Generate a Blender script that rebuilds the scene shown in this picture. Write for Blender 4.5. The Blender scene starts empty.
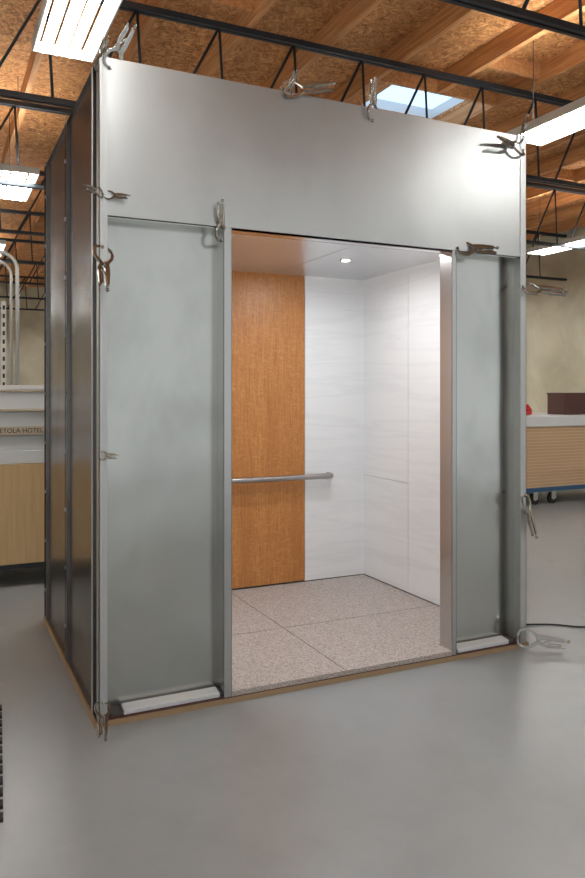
import bpy, bmesh, math, random
from mathutils import Vector, Matrix
random.seed(7)
S=bpy.context.scene
COL=S.collection
# ------------------------------------------------------------------ helpers
def new_mat(name, color=(.5,.5,.5), rough=.5, metal=0., spec=.5):
    m=bpy.data.materials.new(name); m.use_nodes=True
    b=m.node_tree.nodes["Principled BSDF"]
    b.inputs["Base Color"].default_value=(*color,1)
    b.inputs["Roughness"].default_value=rough
    b.inputs["Metallic"].default_value=metal
    b.inputs["Specular IOR Level"].default_value=spec
    return m
def N(m,t): return m.node_tree.nodes.new(t)
def Lk(m,a,b): m.node_tree.links.new(a,b)
def B(m): return m.node_tree.nodes["Principled BSDF"]
def noise(m,scale=(1,1,1),ns=5,detail=4,rough=.5,dist=0):
    tc=N(m,"ShaderNodeTexCoord"); mp=N(m,"ShaderNodeMapping"); mp.inputs["Scale"].default_value=scale
    n=N(m,"ShaderNodeTexNoise"); n.inputs["Scale"].default_value=ns; n.inputs["Detail"].default_value=detail
    n.inputs["Roughness"].default_value=rough; n.inputs["Distortion"].default_value=dist
    Lk(m,tc.outputs["Object"],mp.inputs["Vector"]); Lk(m,mp.outputs[0],n.inputs["Vector"])
    return n.outputs["Fac"]
def ramp(m,fac,stops):
    r=N(m,"ShaderNodeValToRGB"); e=r.color_ramp.elements
    while len(e)<len(stops): e.new(.5)
    for i,(p,c) in enumerate(stops):
        e[i].position=p; e[i].color=(*c,1) if len(c)==3 else c
    Lk(m,fac,r.inputs[0]); return r.outputs[0]
def mix(m,a,b,fac,mode="MIX"):
    x=N(m,"ShaderNodeMix"); x.data_type="RGBA"; x.blend_type=mode
    for s,v in ((x.inputs[6],a),(x.inputs[7],b),(x.inputs[0],fac)):
        if hasattr(v,"links"): Lk(m,v,s)
        elif isinstance(v,(int,float)): s.default_value=v
        else: s.default_value=(*v,1)
    return x.outputs[2]
def mrange(m,fac,a,b,c,d):
    x=N(m,"ShaderNodeMapRange"); Lk(m,fac,x.inputs[0])
    for i,v in enumerate((a,b,c,d)): x.inputs[i+1].default_value=v
    return x.outputs[0]
def bump(m,fac,st=.2,dist=.01):
    b=N(m,"ShaderNodeBump"); b.inputs["Strength"].default_value=st; b.inputs["Distance"].default_value=dist
    Lk(m,fac,b.inputs["Height"]); Lk(m,b.outputs[0],B(m).inputs["Normal"])
def emis(name,color,st):
    m=new_mat(name,color,.5); b=B(m)
    b.inputs["Emission Color"].default_value=(*color,1); b.inputs["Emission Strength"].default_value=st
    return m

class MB:
    """mesh builder collecting many parts in one mesh"""
    def __init__(s): s.bm=bmesh.new(); s.mats=[]
    def mi(s,m):
        if m not in s.mats: s.mats.append(m)
        return s.mats.index(m)
    def box(s,x0,x1,y0,y1,z0,z1,m,M=None):
        v=[s.bm.verts.new((x,y,z)) for x in (x0,x1) for y in (y0,y1) for z in (z0,z1)]
        if M: 
            for q in v: q.co=M@q.co
        i=s.mi(m)
        for f in ((0,1,3,2),(4,6,7,5),(0,4,5,1),(2,3,7,6),(0,2,6,4),(1,5,7,3)):
            fc=s.bm.faces.new([v[k] for k in f]); fc.material_index=i
    def cyl(s,p0,p1,r,m,seg=12,r2=None,smooth=True):
        p0=Vector(p0);p1=Vector(p1); d=(p1-p0).normalized()
        a=d.orthogonal().normalized(); b=d.cross(a); r2=r if r2 is None else r2; i=s.mi(m)
        A=[];C=[]
        for k in range(seg):
            t=2*math.pi*k/seg; o=a*math.cos(t)+b*math.sin(t)
            A.append(s.bm.verts.new(p0+o*r)); C.append(s.bm.verts.new(p1+o*r2))
        for k in range(seg):
            f=s.bm.faces.new((A[k],A[(k+1)%seg],C[(k+1)%seg],C[k])); f.material_index=i; f.smooth=smooth
        f=s.bm.faces.new(A[::-1]); f.material_index=i
        f=s.bm.faces.new(C); f.material_index=i
    def tube(s,pts,r,m,seg=8):
        pts=[Vector(p) for p in pts]; i=s.mi(m); rings=[]; up=None
        for k,p in enumerate(pts):
            d=((pts[min(k+1,len(pts)-1)]-pts[max(k-1,0)])).normalized()
            if up is None: up=d.orthogonal().normalized()
            a=(up-d*up.dot(d)).normalized(); up=a; b=d.cross(a)
            rings.append([s.bm.verts.new(p+(a*math.cos(2*math.pi*j/seg)+b*math.sin(2*math.pi*j/seg))*r) for j in range(seg)])
        for A,C in zip(rings,rings[1:]):
            for j in range(seg):
                f=s.bm.faces.new((A[j],A[(j+1)%seg],C[(j+1)%seg],C[j])); f.material_index=i; f.smooth=True
        s.bm.faces.new(rings[0][::-1]).material_index=i; s.bm.faces.new(rings[-1]).material_index=i
    def strip(s,pts,wid,t,m):
        """flat bar following 2D polyline in XZ, thickness +-t in Y"""
        i=s.mi(m); P=[Vector((x,z)) for x,z in pts]; L=[];R=[]
        for k,p in enumerate(P):
            d=(P[min(k+1,len(P)-1)]-P[max(k-1,0)]).normalized(); n=Vector((-d.y,d.x))*wid[k]/2
            L.append(p+n);R.append(p-n)
        def V(p,y): return s.bm.verts.new((p.x,y,p.y))
        q=[(V(l,-t),V(r,-t),V(l,t),V(r,t)) for l,r in zip(L,R)]
        for a,b in zip(q,q[1:]):
            for f in ((a[0],b[0],b[1],a[1]),(a[2],a[3],b[3],b[2]),(a[0],a[2],b[2],b[0]),(a[1],b[1],b[3],a[3])):
                s.bm.faces.new(f).material_index=i
        for a in (q[0],q[-1]): s.bm.faces.new((a[0],a[1],a[3],a[2])).material_index=i
    def obj(s,name,parent=None,bevel=0,M=None,loc=None):
        bmesh.ops.recalc_face_normals(s.bm,faces=s.bm.faces)
        me=bpy.data.meshes.new(name); s.bm.to_mesh(me); s.bm.free()
        for m in s.mats: me.materials.append(m)
        o=bpy.data.objects.new(name,me); COL.objects.link(o)
        if parent: o.parent=parent
        if M is not None: o.matrix_world=M
        if loc: o.location=loc
        if bevel:
            b=o.modifiers.new("b","BEVEL"); b.width=bevel; b.segments=2; b.limit_method="ANGLE"
        return o
def empty(name):
    e=bpy.data.objects.new(name,None); COL.objects.link(e); e.empty_display_size=.1; return e
def one(name,parent,args,mat,bevel=0):
    b=MB(); b.box(*args,mat); return b.obj(name,parent,bevel)

# ------------------------------------------------------------------ materials
def steel(name,c1,c2,rough=.26,stain=.0,wave=0):
    m=new_mat(name,c1,rough,1.)
    n=noise(m,(1,1,.5),1.1,2,.4,0)
    col=mix(m,c1,c2,mrange(m,n,.3,.7,0,1))
    if stain:
        s=noise(m,(1.2,1.2,.9),2.4,4,.5,.2)
        col=mix(m,col,(c1[0]*.78,c1[1]*.78,c1[2]*.76),mrange(m,s,.45,.85,0,stain))
    Lk(m,col,B(m).inputs["Base Color"])
    if wave: bump(m,noise(m,(1,1,.8),2.2,1,.3),wave,.05)
    return m
M_steel=steel("mill_steel",(.53,.535,.51),(.66,.66,.635),.20,stain=.9,wave=.35)
M_header=steel("header_steel",(.54,.545,.54),(.67,.67,.665),.33,stain=.5,wave=.15)
M_jamb=steel("brushed_stainless",(.54,.53,.52),(.60,.59,.58),.26)
M_side=steel("side_steel",(.22,.20,.195),(.34,.32,.31),.26,stain=.6,wave=.4)  # dark sheet, tinted further for the dim room it would reflect
M_ang=new_mat("angle_steel",(.6,.6,.59),.4,.9)
M_dark=new_mat("dark_steel",(.05,.055,.06),.5,.4)
M_chrome=new_mat("clamp_nickel",(.48,.465,.44),.25,1.)
M_bolt=new_mat("bolt_steel",(.4,.39,.38),.35,1.)
M_rail=new_mat("rail_stainless",(.42,.40,.39),.3,1.)
# wood veneer
M_wood=new_mat("anigre_veneer",(.5,.25,.09),.4)
g=noise(M_wood,(60,60,2.0),3,5,.6,.4)
c=ramp(M_wood,g,[(.3,(.36,.125,.030)),(.5,(.50,.20,.055)),(.7,(.60,.265,.08))])
fl=noise(M_wood,(20,20,34),1.4,3,.6,1.5)
c=mix(M_wood,c,(.68,.34,.12),ramp(M_wood,fl,[(.48,(0,0,0)),(.66,(.5,.5,.5))]))
bd=noise(M_wood,(6,6,.4),1.5,3,.5,0.2)
c=mix(M_wood,c,(.40,.15,.038),mrange(M_wood,bd,.42,.7,0,.5))
Lk(M_wood,c,B(M_wood).inputs["Base Color"])
# marble-look laminate
M_marb=new_mat("white_laminate",(.8,.8,.8),.35)
g=noise(M_marb,(.3,.3,4.2),1.8,7,.55,.4)
c=ramp(M_marb,g,[(.3,(.82,.825,.83)),(.45,(.82,.825,.83)),(.5,(.775,.78,.79)),(.55,(.82,.825,.83)),(.63,(.80,.805,.812)),(.72,(.825,.83,.835))])
Lk(M_marb,c,B(M_marb).inputs["Base Color"])
M_joint=new_mat("joint_dark",(.09,.085,.08),.8)  # dark backing that shows in the gaps between panels and tiles
# granite
M_gran=new_mat("granite",(.5,.43,.4),.55)
a=noise(M_gran,(1,1,1),115,3,.75)
c=ramp(M_gran,a,[(.34,(.19,.15,.135)),(.45,(.38,.325,.295)),(.55,(.46,.405,.37)),(.67,(.63,.59,.555))])
Lk(M_gran,c,B(M_gran).inputs["Base Color"])
# floor
M_floor=new_mat("sealed_concrete",(.4,.41,.41),.3)
a=noise(M_floor,(1,1,1),.6,4,.5,.3); b_=noise(M_floor,(1,1,1),5,5,.6,0.); d_=noise(M_floor,(1,1,1),4.3,2,.4,0)
c=mix(M_floor,(.285,.303,.31),(.335,.351,.357),mrange(M_floor,a,.3,.7,0,1))
c=mix(M_floor,c,(.26,.275,.28),mrange(M_floor,b_,.45,.8,0,.6))
c=mix(M_floor,c,(.17,.175,.18),ramp(M_floor,d_,[(.755,(0,0,0)),(.80,(.5,.5,.5))]))
sp=noise(M_floor,(1,1,1),160,2,.6,0)
c=mix(M_floor,c,(.42,.43,.43),ramp(M_floor,sp,[(.6,(0,0,0)),(.7,(.35,.35,.35))]))
Lk(M_floor,c,B(M_floor).inputs["Base Color"])
# osb deck
M_osb=new_mat("osb_deck",(.4,.2,.09),.8)
a=noise(M_osb,(1,1,1),12,6,.85,1.5); b_=noise(M_osb,(1,1,1),1.2,2)
c=ramp(M_osb,a,[(.36,(.13,.045,.012)),(.5,(.62,.27,.085)),(.64,(.98,.58,.26))])
c=mix(M_osb,c,(.40,.16,.05),ramp(M_osb,b_,[(.4,(0,0,0)),(.65,(.4,.4,.4))]))
Lk(M_osb,c,B(M_osb).inputs["Base Color"])
M_joist=new_mat("fir_joist",(.42,.22,.1),.7)
a=noise(M_joist,(12,.6,12),3,5,.6)
Lk(M_joist,ramp(M_joist,a,[(.3,(.46,.19,.065)),(.7,(.76,.39,.155))]),B(M_joist).inputs["Base Color"])
M_truss=new_mat("truss_paint",(.03,.036,.045),.5,.2)
M_wall=new_mat("tiltup_concrete",(.5,.45,.33),.8)
a=noise(M_wall,(1,1,1),1.0,5,.6,.5)
Lk(M_wall,ramp(M_wall,a,[(.3,(.54,.50,.36)),(.7,(.78,.74,.59))]),B(M_wall).inputs["Base Color"])
M_white=new_mat("white_enamel",(.8,.8,.78),.4)
M_tube=emis("fluorescent_tube",(.97,.985,.97),30)
M_led=emis("led_strip",(.97,.99,1),8)
M_down=emis("downlight_lens",(1,.98,.94),12)
M_sky=emis("skylight_glazing",(.50,.72,1.),1.05)
M_ply=new_mat("plywood_edge",(.36,.24,.135),.7)
M_maroon=new_mat("phenolic_maroon",(.09,.035,.028),.5)
M_foam=new_mat("white_foam",(.74,.76,.77),.8)
M_blond=new_mat("blond_panel",(.62,.43,.22),.5)
a=noise(M_blond,(14,14,.8),3,4); Lk(M_blond,ramp(M_blond,a,[(.3,(.60,.41,.20)),(.7,(.70,.50,.27))]),B(M_blond).inputs["Base Color"])
M_card=new_mat("cardboard",(.62,.53,.40),.8)
M_black=new_mat("black_rubber",(.015,.015,.015),.6)
M_blue=new_mat("dolly_blue",(.03,.10,.22),.5)
M_red=new_mat("red_plastic",(.6,.02,.02),.4)
M_ceil=new_mat("cab_ceiling_metal",(.68,.69,.70),.3,.75)

# ------------------------------------------------------------------ room
XL,XR,YF,YB=-9.,11.,-7.,22.
one("floor",None,(XL,XR,YF,YB,-.1,0),M_floor)
one("wall_right",None,(XR,XR+.2,YF,YB,0,4.9),M_wall)
one("wall_back",None,(XL,XR,YB,YB+.2,0,4.9),M_wall)
one("wall_left",None,(XL-.2,XL,YF,YB,0,4.9),M_wall)
SX0,SX1,SY0,SY1=3.98,5.07,3.6,4.75
b=MB(); zt=4.76
b.box(XL,SX0,YF,YB,zt,zt+.05,M_osb); b.box(SX1,XR,YF,YB,zt,zt+.05,M_osb)
b.box(SX0,SX1,YF,SY0,zt,zt+.05,M_osb); b.box(SX0,SX1,SY1,YB,zt,zt+.05,M_osb)
b.obj("ceiling")
b=MB(); x=.3-.8*11
while x<XR:
    if SX0<x<SX1:
        b.box(x-.03,x+.03,YF,SY0-.051,4.56,4.755,M_joist); b.box(x-.03,x+.03,SY1+.051,YB,4.56,4.755,M_joist)
    else: b.box(x-.03,x+.03,YF,YB,4.56,4.755,M_joist)
    x+=.8
for yy in (SY0-.05,SY1+.01): b.box(3.53,SX1,yy,yy+.04,4.57,4.75,M_joist)
y=-5.
while y<YB:      # blocking
    if not(3.2<y<5.): 
        k=0; x=.3-8.8
        while x<XR-.8:
            if (k+int(y*3))%4==0: b.box(x+.03,x+.77,y,y+.04,4.60,4.75,M_joist)
            x+=.8;k+=1
    y+=1.31
b.obj("ceiling_joists")
b=MB(); zc=4.81
for (a0,a1,b0,b1) in ((SX0-.03,SX0,SY0,SY1),(SX1,SX1+.03,SY0,SY1),(SX0-.03,SX1+.03,SY0-.03,SY0),(SX0-.03,SX1+.03,SY1,SY1+.03)):
    b.box(a0,a1,b0,b1,zc,zc+.12,M_white)
b.box(SX0-.03,SX1+.03,SY0-.03,SY1+.03,zc+.12,zc+.14,M_sky)
b.obj("window_1")
for tv in (-4.8,-2.15,.47,3.1,5.72,8.34,10.96,13.6,16.2,18.8):
    b=MB()
    for zc0,zc1 in ((4.50,4.55),(3.62,3.66)):
        b.box(XL,XR,tv-.04,tv-.01,zc0,zc1,M_truss); b.box(XL,XR,tv+.01,tv+.04,zc0,zc1,M_truss)
    x=XL+.1; k=0
    while x<XR-.7:
        b.cyl((x,tv,3.64),(x+.45,tv,4.52),.013,M_truss,6)
        b.cyl((x+.45,tv,4.52),(x+.5,tv,3.64),.012,M_truss,6)
        x+=.72;k+=1
    b.obj("roof_truss")
# fluorescent fixtures : strip fixtures with open slots above the tubes
fm=MB()
for xx in (-.18,-.09,0,.09,.18):
    w_=.034 if xx else .05
    fm.box(xx-w_/2,xx+w_/2,-.62,.62,.035,.055,M_white)
for sx in (-1,1):
    fm.box(sx*.2-.006,sx*.2+.006,-.62,.62,-.015,.06,M_white)
for e in (-.62,.61): fm.box(-.2,.2,e,e+.012,-.01,.06,M_white)
for k in range(4):
    xx=-.135+.09*k
    fm.cyl((xx,-.6,.0),(xx,.6,.0),.018,M_tube,8)
fm.box(-.03,.03,-.2,.2,.06,.10,M_white)
for e in (-.5,.5): fm.cyl((0,e,.06),(0,e,1.05),.004,M_dark,5)
f0=fm.obj("fluorescent_light",loc=(.2,1.7,3.68))
for u in (-8.1,-3.95,.2,4.35,8.5):
    for v in (-2.45,1.7,5.95,10.15,14.3,18.5):
        if (u,v)==(.2,1.7): continue
        o=bpy.data.objects.new("fluorescent_light",f0.data); COL.objects.link(o); o.location=(u,v,3.68)

# ------------------------------------------------------------------ elevator cab
cab=empty("elevator_cab")
W,D,H=2.22,1.57,2.70
Zb=.02; HB=2.06; HC=2.136; FL=.048; VP=.08
U1,U2=.566,1.743
b=MB()
b.box(-.02,W+.02,-.005,D+.01,0,.022,M_ply)
b.box(0,W,.0,D,.022,.026,M_maroon)
b.obj("platform",cab)
b=MB()
b.box(0.004,W,0,.004,HB,H-.003,M_header)
b.box(0.004,W,0.004,.05,HB,HB+.004,M_header)
b.box(0.004,W,0.004,.05,H-.007,H-.003,M_header)
b.obj("header_panel",cab,.0008)
def sheetpanel(name,x0,x1):
    b=MB()
    b.box(x0,x1,VP,VP+.004,Zb+.006,HB,M_steel)
    b.box(x0,x1,.012,VP,HB-.006,HB-.002,M_steel)
    e=x0 if x0<1 else x1-.003
    b.box(e,e+.003,.0,VP,Zb+.006,HB-.006,M_ang)  # edge flange in brighter steel, chosen to fill the dark recess streak
    b.obj(name,cab)
sheetpanel("return_panel_left",.006,.535); sheetpanel("return_panel_right",1.765,W-.002)
b=MB()
b.box(.528,U1,.0,.003,.026,HB,M_jamb); b.box(U1-.003,U1,.0,VP+.012,.026,HB,M_jamb); b.box(.528,.531,.0,VP,.026,HB-.006,M_jamb)  # last box closes the channel, added to lighten the recess reflection
b.obj("jamb_left",cab,.0008)
b=MB()
b.box(U2,1.772,.0,.003,.026,HB,M_jamb); b.box(U2,U2+.003,.0,VP+.017,.026,HB,M_jamb); b.box(1.769,1.772,.0,VP,.026,HB-.006,M_jamb)  # channel closed here too, added to keep the recess lighter
b.obj("jamb_right",cab,.0008)
one("opening_soffit",cab,(U1,U2,.004,.11,HB,HB+.003),M_jamb)
b=MB()
b.box(-.004,.03,-.004,-.001,.024,H,M_ang); b.box(-.004,-.001,-.004,.045,.024,H,M_ang)
b.obj("corner_post_left",cab)
b=MB()
b.box(W-.035,W+.004,-.004,-.001,.024,H,M_ang); b.box(W+.001,W+.004,-.004,.045,.024,H,M_ang)
b.obj("corner_post_right",cab)
# side shell left with ribs
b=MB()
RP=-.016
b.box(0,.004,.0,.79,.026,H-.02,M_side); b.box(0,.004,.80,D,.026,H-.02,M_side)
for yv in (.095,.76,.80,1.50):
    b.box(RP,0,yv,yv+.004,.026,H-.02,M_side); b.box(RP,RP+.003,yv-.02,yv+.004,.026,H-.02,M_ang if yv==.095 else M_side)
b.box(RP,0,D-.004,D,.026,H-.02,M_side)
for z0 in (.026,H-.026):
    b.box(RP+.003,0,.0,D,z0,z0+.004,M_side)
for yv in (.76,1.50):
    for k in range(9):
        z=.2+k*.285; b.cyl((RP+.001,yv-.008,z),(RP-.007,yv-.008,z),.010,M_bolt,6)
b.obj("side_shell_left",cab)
b=MB()
b.box(W-.002,W,.0,D,.026,H-.02,M_side)
for yv in (.76,.80,1.52): b.box(W,W+.03,yv,yv+.004,.026,H-.02,M_side)
b.obj("side_shell_right",cab)
one("back_shell",cab,(0,W,D-.004,D,.026,H-.02),M_side)
one("cab_light_lid",cab,(.004,W-.004,.05,D-.004,2.58,2.6),M_white)  # unseen lid, added so only the cab's own lights reach the interior
b=MB(); Mr=Matrix.Translation((.30,.042,.03))@Matrix.Rotation(math.radians(8),4,'X')
b.box(-.2,.215,-.03,.03,0,.022,M_foam,Mr); b.obj("foam_strip_left",cab,.004)
b=MB(); Mr=Matrix.Translation((1.97,.042,.03))@Matrix.Rotation(math.radians(8),4,'X')
b.box(-.18,.15,-.03,.03,0,.022,M_foam,Mr); b.obj("foam_strip_right",cab,.004)
# interior floor
b=MB(); g=.0025
for x0,x1 in ((.05,1.135-g),(1.135+g,2.16)):
    for y0,y1 in ((.11,.70-g),(.70+g,1.555)):
        b.box(x0,x1,y0,y1,.026,FL,M_gran)
b.box(U1,1.135-g,.0,.11,.026,FL,M_gran); b.box(1.135+g,U2,.0,.11,.026,FL,M_gran)
b.box(.05,2.16,.02,1.553,.026,FL-.006,M_joint)
b.obj("granite_floor",cab)
bw=MB(); Y=1.55
bw.box(.05,2.165,Y+.01,Y+.014,FL,2.55,M_joint)
bw.box(.05,.53,Y,Y+.01,FL+.006,2.55,M_marb)
bw.box(1.690,2.16,Y,Y+.01,FL+.006,2.55,M_marb)
bw.obj("cab_back_wall",cab)
one("wood_panel",cab,(.536,1.686,Y-.004,Y+.01,FL+.012,2.55),M_wood,.001)
bw=MB(); X=2.16
bw.box(X+.01,X+.014,.1,Y+.01,FL,2.55,M_joint)
bw.box(X,X+.01,.12,.996,FL+.006,2.55,M_marb)
bw.box(X,X+.01,1.001,Y,FL+.006,.757,M_marb); bw.box(X,X+.01,1.001,Y,.7605,2.55,M_marb)
bw.obj("cab_right_wall",cab)
bw=MB(); bw.box(.045,.055,.1,Y+.01,FL,2.55,M_marb); bw.obj("cab_left_wall",cab)
bw=MB(); bw.box(.05,U1-.004,.098,.104,FL,2.55,M_jamb); bw.box(U2+.004,2.165,.098,.104,FL,2.55,M_jamb); bw.box(U1-.004,U2+.004,.104,.108,HB,2.55,M_jamb)
bw.obj("front_return_inner",cab)
# drop ceiling
b=MB(); g=.002; x0,x1,y0,y1=.09,2.125,.14,1.515
for a0,a1 in ((x0,.78-g),(.78+g,1.44-g),(1.44+g,x1)):
    b.box(a0,a1,y0,y1,HC,HC+.02,M_ceil)
b.box(x0+.02,x1-.02,y0+.02,y1-.02,HC+.02,HC+.03,M_white)
for u,v in ((.45,.86),(1.62,.86),(.45,.3),(1.62,.3)):
    b.cyl((u,v,HC-.003),(u,v,HC+.001),.036,M_chrome,20); b.cyl((u,v,HC-.005),(u,v,HC-.002),.024,M_down,20)
b.obj("drop_ceiling",cab)
b=MB()
b.box(.15,2.05,1.44,1.46,HC+.035,HC+.05,M_led); b.box(2.05,2.07,.2,1.42,HC+.035,HC+.05,M_led); b.box(.15,.17,.2,1.42,HC+.035,HC+.05,M_led)
b.obj("cove_led",cab)
for u,v in ((.45,.86),(1.62,.86),(.45,.3),(1.62,.3)):
    l=bpy.data.lights.new("downlight","AREA"); l.shape="DISK"; l.size=.05; l.energy=4.; l.color=(.97,.985,1)
    o=bpy.data.objects.new("downlight_lamp",l); COL.objects.link(o); o.location=(u,v,HC-.008); o.parent=cab
# handrail
b=MB(); yr=Y-.065; zr=.772
b.tube([(.35,Y-.004,zr),(.35,yr+.015,zr),(.358,yr+.004,zr),(.37,yr,zr),(1.1,yr,zr),(1.846,yr,zr),(1.858,yr+.004,zr),(1.866,yr+.015,zr),(1.866,Y-.002,zr)],.019,M_rail,14)
for u in (.75,1.5): b.cyl((u,yr,zr),(u,Y-.005,zr),.01,M_rail)
b.obj("handrail")

# ------------------------------------------------------------------ clamps
def clamp_mesh():
    b=MB(); m=M_chrome
    b.strip([(.03,.016),(.0,.018),(-.018,.034),(-.04,.050),(-.068,.055),(-.092,.048),(-.106,.032),(-.110,.012)],[.028,.024,.019,.016,.015,.014,.013,.012],.006,m)
    b.strip([(.02,-.010),(.0,-.014),(-.018,-.030),(-.04,-.044),(-.068,-.048),(-.092,-.042),(-.106,-.030),(-.110,-.012)],[.024,.022,.019,.016,.015,.014,.013,.012],.006,m)
    for s in (1,-1):
        b.cyl((-.110,0,s*.014),(-.110,0,s*.005),.006,m,10); b.cyl((-.110,0,s*.005),(-.110,0,s*.001),.013,m,14)
    b.strip([(-.005,.016),(.03,.019),(.08,.019),(.12,.016),(.148,.014)],[.024,.027,.024,.021,.018],.010,m)
    b.strip([(.005,-.008),(.025,-.020),(.06,-.028),(.10,-.026),(.135,-.024),(.155,-.028)],[.020,.018,.015,.014,.013,.010],.009,m)
    b.strip([(.06,-.014),(.10,-.010),(.135,-.012)],[.006,.006,.010],.006,m)
    b.cyl((.145,0,.014),(.168,0,.014),.005,m,10); b.cyl((.165,0,.014),(.180,0,.014),.010,m,12)
    b.strip([(.035,-.010),(.085,.010)],[.008,.008],.004,m)
    for p in ((.002,.004),(.028,-.016),(.065,-.026)):
        b.cyl((p[0],-.013,p[1]),(p[0],.013,p[1]),.006,m,8)
    o=b.obj("locking_c_clamp",bevel=.001); return o
c0=clamp_mesh(); first=True
def clamp(p,h,n,s=1.):
    global first
    h=Vector(h).normalized(); n=Vector(n); n=(n-h*n.dot(h)).normalized(); y=n.cross(h)
    R=Matrix((h,y,n)).transposed().to_4x4()
    M=Matrix.Translation(p)@R@Matrix.Scale(s,4)@Matrix.Translation((.110,0,0))
    if first: o=c0; first=False
    else:
        o=bpy.data.objects.new("locking_c_clamp",c0.data); COL.objects.link(o)
        bb=o.modifiers.new("b","BEVEL"); bb.width=.001; bb.limit_method="ANGLE"
    o.matrix_world=M
clamp((.035,0.0,2.655),(.45,-.1,.9),(1,.3,0),.75)
clamp((.0,0.02,2.64),(.15,-.3,.9),(1,.6,0),.5)
clamp((.81,0.0,2.70),(.95,-.25,.16),(0,.3,1),.85)
clamp((.82,0.0,2.665),(.25,-.4,.85),(1,.3,0),.45)
clamp((1.275,0.0,2.635),(0,-.1,1),(1,.4,0),.7)
clamp((2.20,-.002,2.62),(-.95,-.3,.05),(0,.5,1),.8)
clamp((2.185,0.0,2.66),(.3,0,.95),(0.3,1,0),.6)
clamp((1.775,0.0,2.07),(.97,-.2,.02),(0,.5,1),.8)
clamp((.515,.0,2.00),(-.05,-.15,1),(1,.5,0),.6)
clamp((.01,-.01,2.14),(-.75,-.65,.03),(0,0.3,1),.4)
clamp((.02,0,2.14),(.9,-.4,-.05),(0,0.3,1),.35)
clamp((.01,0,1.93),(-.05,-.5,-.85),(1,.3,0),.75)
clamp((.0,0,1.09),(.5,-.8,.05),(0,0.2,1),.35)
clamp((.01,0,.10),(-.1,-.6,-.35),(1,.2,0),.6)
clamp((2.20,0,1.90),(.97,-.2,-.07),(0,.5,.5),.95)
clamp((2.215,0,.80),(.15,-.2,-.95),(1,.4,0),.8)
clamp((2.16,-.01,.06),(.8,-.55,-.08),(0,.15,1),.9)

# ------------------------------------------------------------------ left : material cart, pipe rack, mat
cart=empty("panel_stack_cart")
x0,x1,y0,y1=-2.0,.35,2.43,3.6
b=MB(); b.box(x0,x1,y0+.03,y1,.12,.16,M_dark)
for x in (x0+.1,x1-.15):
    for y in (y0+.12,y1-.1):
        b.cyl((x-.02,y,.05),(x+.02,y,.05),.05,M_black,14); b.box(x-.03,x+.03,y-.02,y+.02,.08,.12,M_dark)
b.obj("dolly_frame",cart)
one("blond_board",cart,(x0+.05,x1-.03,y0,y0+.04,.161,.85),M_blond,.003)
b=MB()
b.box(x0+.05,x1-.1,y0+.05,y1,.161,.84,M_foam)
z=.852
for k,(h,dx,dy,m) in enumerate(((.09,.0,.0,M_foam),(.10,.03,.02,M_foam),(.018,-.02,.0,M_card),(.012,.0,.01,M_foam),(.13,.05,.02,M_foam),(.015,.02,.0,M_card),(.12,.06,.03,M_foam),(.012,.05,.02,M_card),(.03,.07,.04,M_foam))):
    b.box(x0+.05+dx,x1-.05-dx,y0+.01+dy,y1-.05,z,z+h,m); z+=h+.002
b.obj("wrapped_panels",cart,.004)
one("label_strip",cart,(x0+.4,x1-.08,y0+.002,y0+.008,1.055,1.11),M_card)
cu=bpy.data.curves.new("lettering","FONT"); cu.body="DETOLA HOTEL"; cu.size=.044; cu.extrude=.0005
o=bpy.data.objects.new("lettering",cu); COL.objects.link(o); o.parent=cart
o.rotation_euler=(math.pi/2,0,0); o.location=(-.235,y0+.0005,1.067); cu.materials.append(M_black)
b=MB()
def arc(x,y,zt,r,dx):
    pts=[(x,y,.0),(x,y,zt-r)]
    for k in range(1,7):
        a=math.pi/2*k/6; pts.append((x+dx*(r-r*math.cos(a)),y,zt-r+r*math.sin(a)))
    pts.append((x+dx*(r+.9),y,zt)); return pts
b.tube(arc(.10,4.45,2.66,.16,-1),.018,M_ang,10); b.tube(arc(.05,4.5,2.58,.13,-1),.014,M_ang,10)
b.cyl((-1.1,4.45,0),(-1.1,4.45,2.68),.02,M_ang,10)
b.box(-.04,0.0,4.44,4.48,0,2.2,M_white)
for k in range(20): b.box(-.03,-.01,4.436,4.441,.6+k*.08,.64+k*.08,M_dark)
b.box(-1.12,.12,4.42,4.5,1.2,1.24,M_white); b.box(-1.15,.15,4.35,4.6,0,.02,M_dark)
b.obj("conduit_rack")
b=MB(); Mt=Matrix.Translation((-.404,-.55,0))@Matrix.Rotation(math.radians(-4),4,'Z')
b.box(-1.2,-.028,0,.95,0,.012,M_black,Mt)
for k in range(12):
    b.box(-.028,0,.01+k*.08,.05+k*.08,0,.012,M_black,Mt)
b.obj("interlocking_rubber_mat")

# ------------------------------------------------------------------ right : plywood cart
pc=empty("plywood_cart")
x0,x1,y0,y1=5.0,8.4,3.75,4.95
b=MB(); b.box(x0,x1,y0-.02,y1,.16,.21,M_blue)
for x in (5.88,6.17,8.2):
    for y in (y0+.06,y1-.1):
        b.cyl((x,y-.02,.068),(x,y+.02,.068),.068,M_black,16); b.cyl((x,y-.024,.068),(x,y+.024,.068),.022,M_ang,10)
        b.box(x-.035,x+.035,y-.03,y-.026,.06,.15,M_ang); b.box(x-.035,x+.035,y+.026,y+.03,.06,.15,M_ang); b.box(x-.05,x+.05,y-.04,y+.04,.15,.161,M_ang)
b.obj("dolly",pc)
b=MB(); M_ply2=new_mat("plywood_edge_light",(.70,.50,.31),.7); M_ply3=new_mat("plywood_edge_dark",(.46,.29,.16),.7); M_ply4=new_mat("plywood_edge_mid",(.60,.41,.24),.7)
z=.211;k=0
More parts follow.
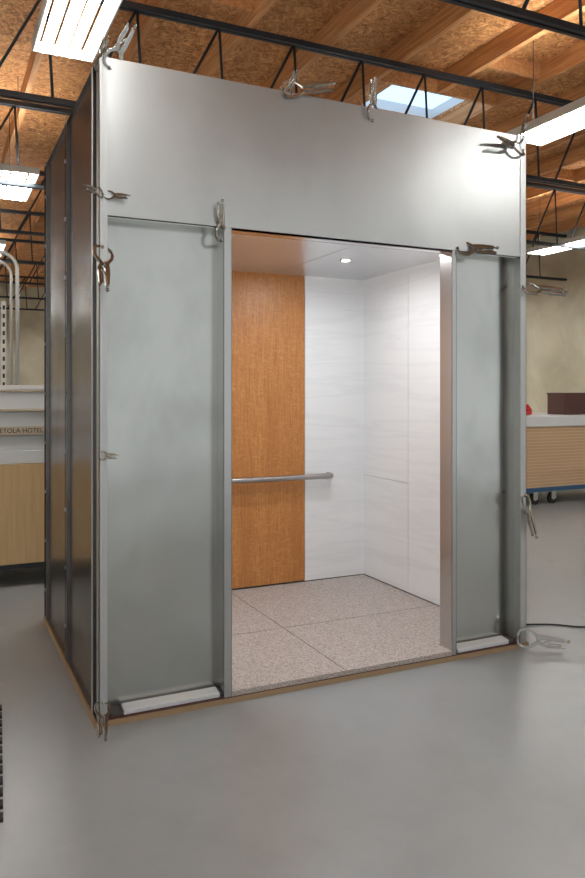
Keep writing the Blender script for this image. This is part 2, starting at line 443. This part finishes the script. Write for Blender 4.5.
while z<.93:
    b.box(x0+.03+random.uniform(-.01,.01),x1-.03,y0+random.uniform(-.006,.006),y1-.03,z,z+.016,(M_ply2,M_ply4)[k%2]); z+=.016
    b.box(x0+.04,x1-.04,y0+.006,y1-.04,z,z+.003,M_ply3); z+=.003;k+=1
zt=z
b.obj("plywood_sheets",pc)
one("white_cover_board",pc,(x0,x1,y0-.02,y1,zt+.001,zt+.13),M_foam,.01)
zt+=.132
b=MB(); b.box(6.52,7.8,3.95,4.25,zt,zt+.26,M_maroon); b.box(6.51,7.81,3.94,4.26,zt+.26,zt+.275,M_maroon); b.obj("maroon_panel_box",bevel=.004)
b=MB(); cx,cy=6.16,4.3
b.cyl((cx,cy,zt),(cx,cy,zt+.06),.11,M_red,24); b.cyl((cx,cy,zt+.06),(cx,cy,zt+.13),.11,M_red,24,.06); b.cyl((cx,cy,zt+.13),(cx,cy,zt+.15),.03,M_black,16)
b.obj("red_canister")
# cord
b=MB(); pts=[]
ctrl=[(2.30,.35),(2.6,.22),(2.75,.1),(2.95,.12),(3.2,-.05),(3.6,-.1),(4.2,.2),(4.9,.9)]
def cr(p0,p1,p2,p3,t): return .5*((2*p1)+(-p0+p2)*t+(2*p0-5*p1+4*p2-p3)*t*t+(-p0+3*p1-3*p2+p3)*t**3)
for k in range(len(ctrl)-1):
    q=[ctrl[max(0,min(len(ctrl)-1,k+j))] for j in (-1,0,1,2)]
    for s_ in range(8):
        t=s_/8; pts.append((cr(*[a[0] for a in q],t),cr(*[a[1] for a in q],t),.006))
b.tube(pts,.005,M_black,8); b.obj("power_cord")

# ------------------------------------------------------------------ world, camera
w=bpy.data.worlds.new("World"); S.world=w; w.use_nodes=True
w.node_tree.nodes["Background"].inputs[0].default_value=(.90,.94,.94,1); w.node_tree.nodes["Background"].inputs[1].default_value=.55
cam=bpy.data.cameras.new("camera"); co=bpy.data.objects.new("camera",cam); COL.objects.link(co); S.camera=co
cam.sensor_fit="HORIZONTAL"; cam.sensor_width=24; cam.lens=748.5*24/585; cam.shift_y=-(439-392.3)/585
co.location=(-.594,-3.045,1.346); co.rotation_euler=(math.pi/2,0,-.4447)
cam.clip_start=.05
S.view_settings.view_transform="Standard"; S.view_settings.exposure=.40
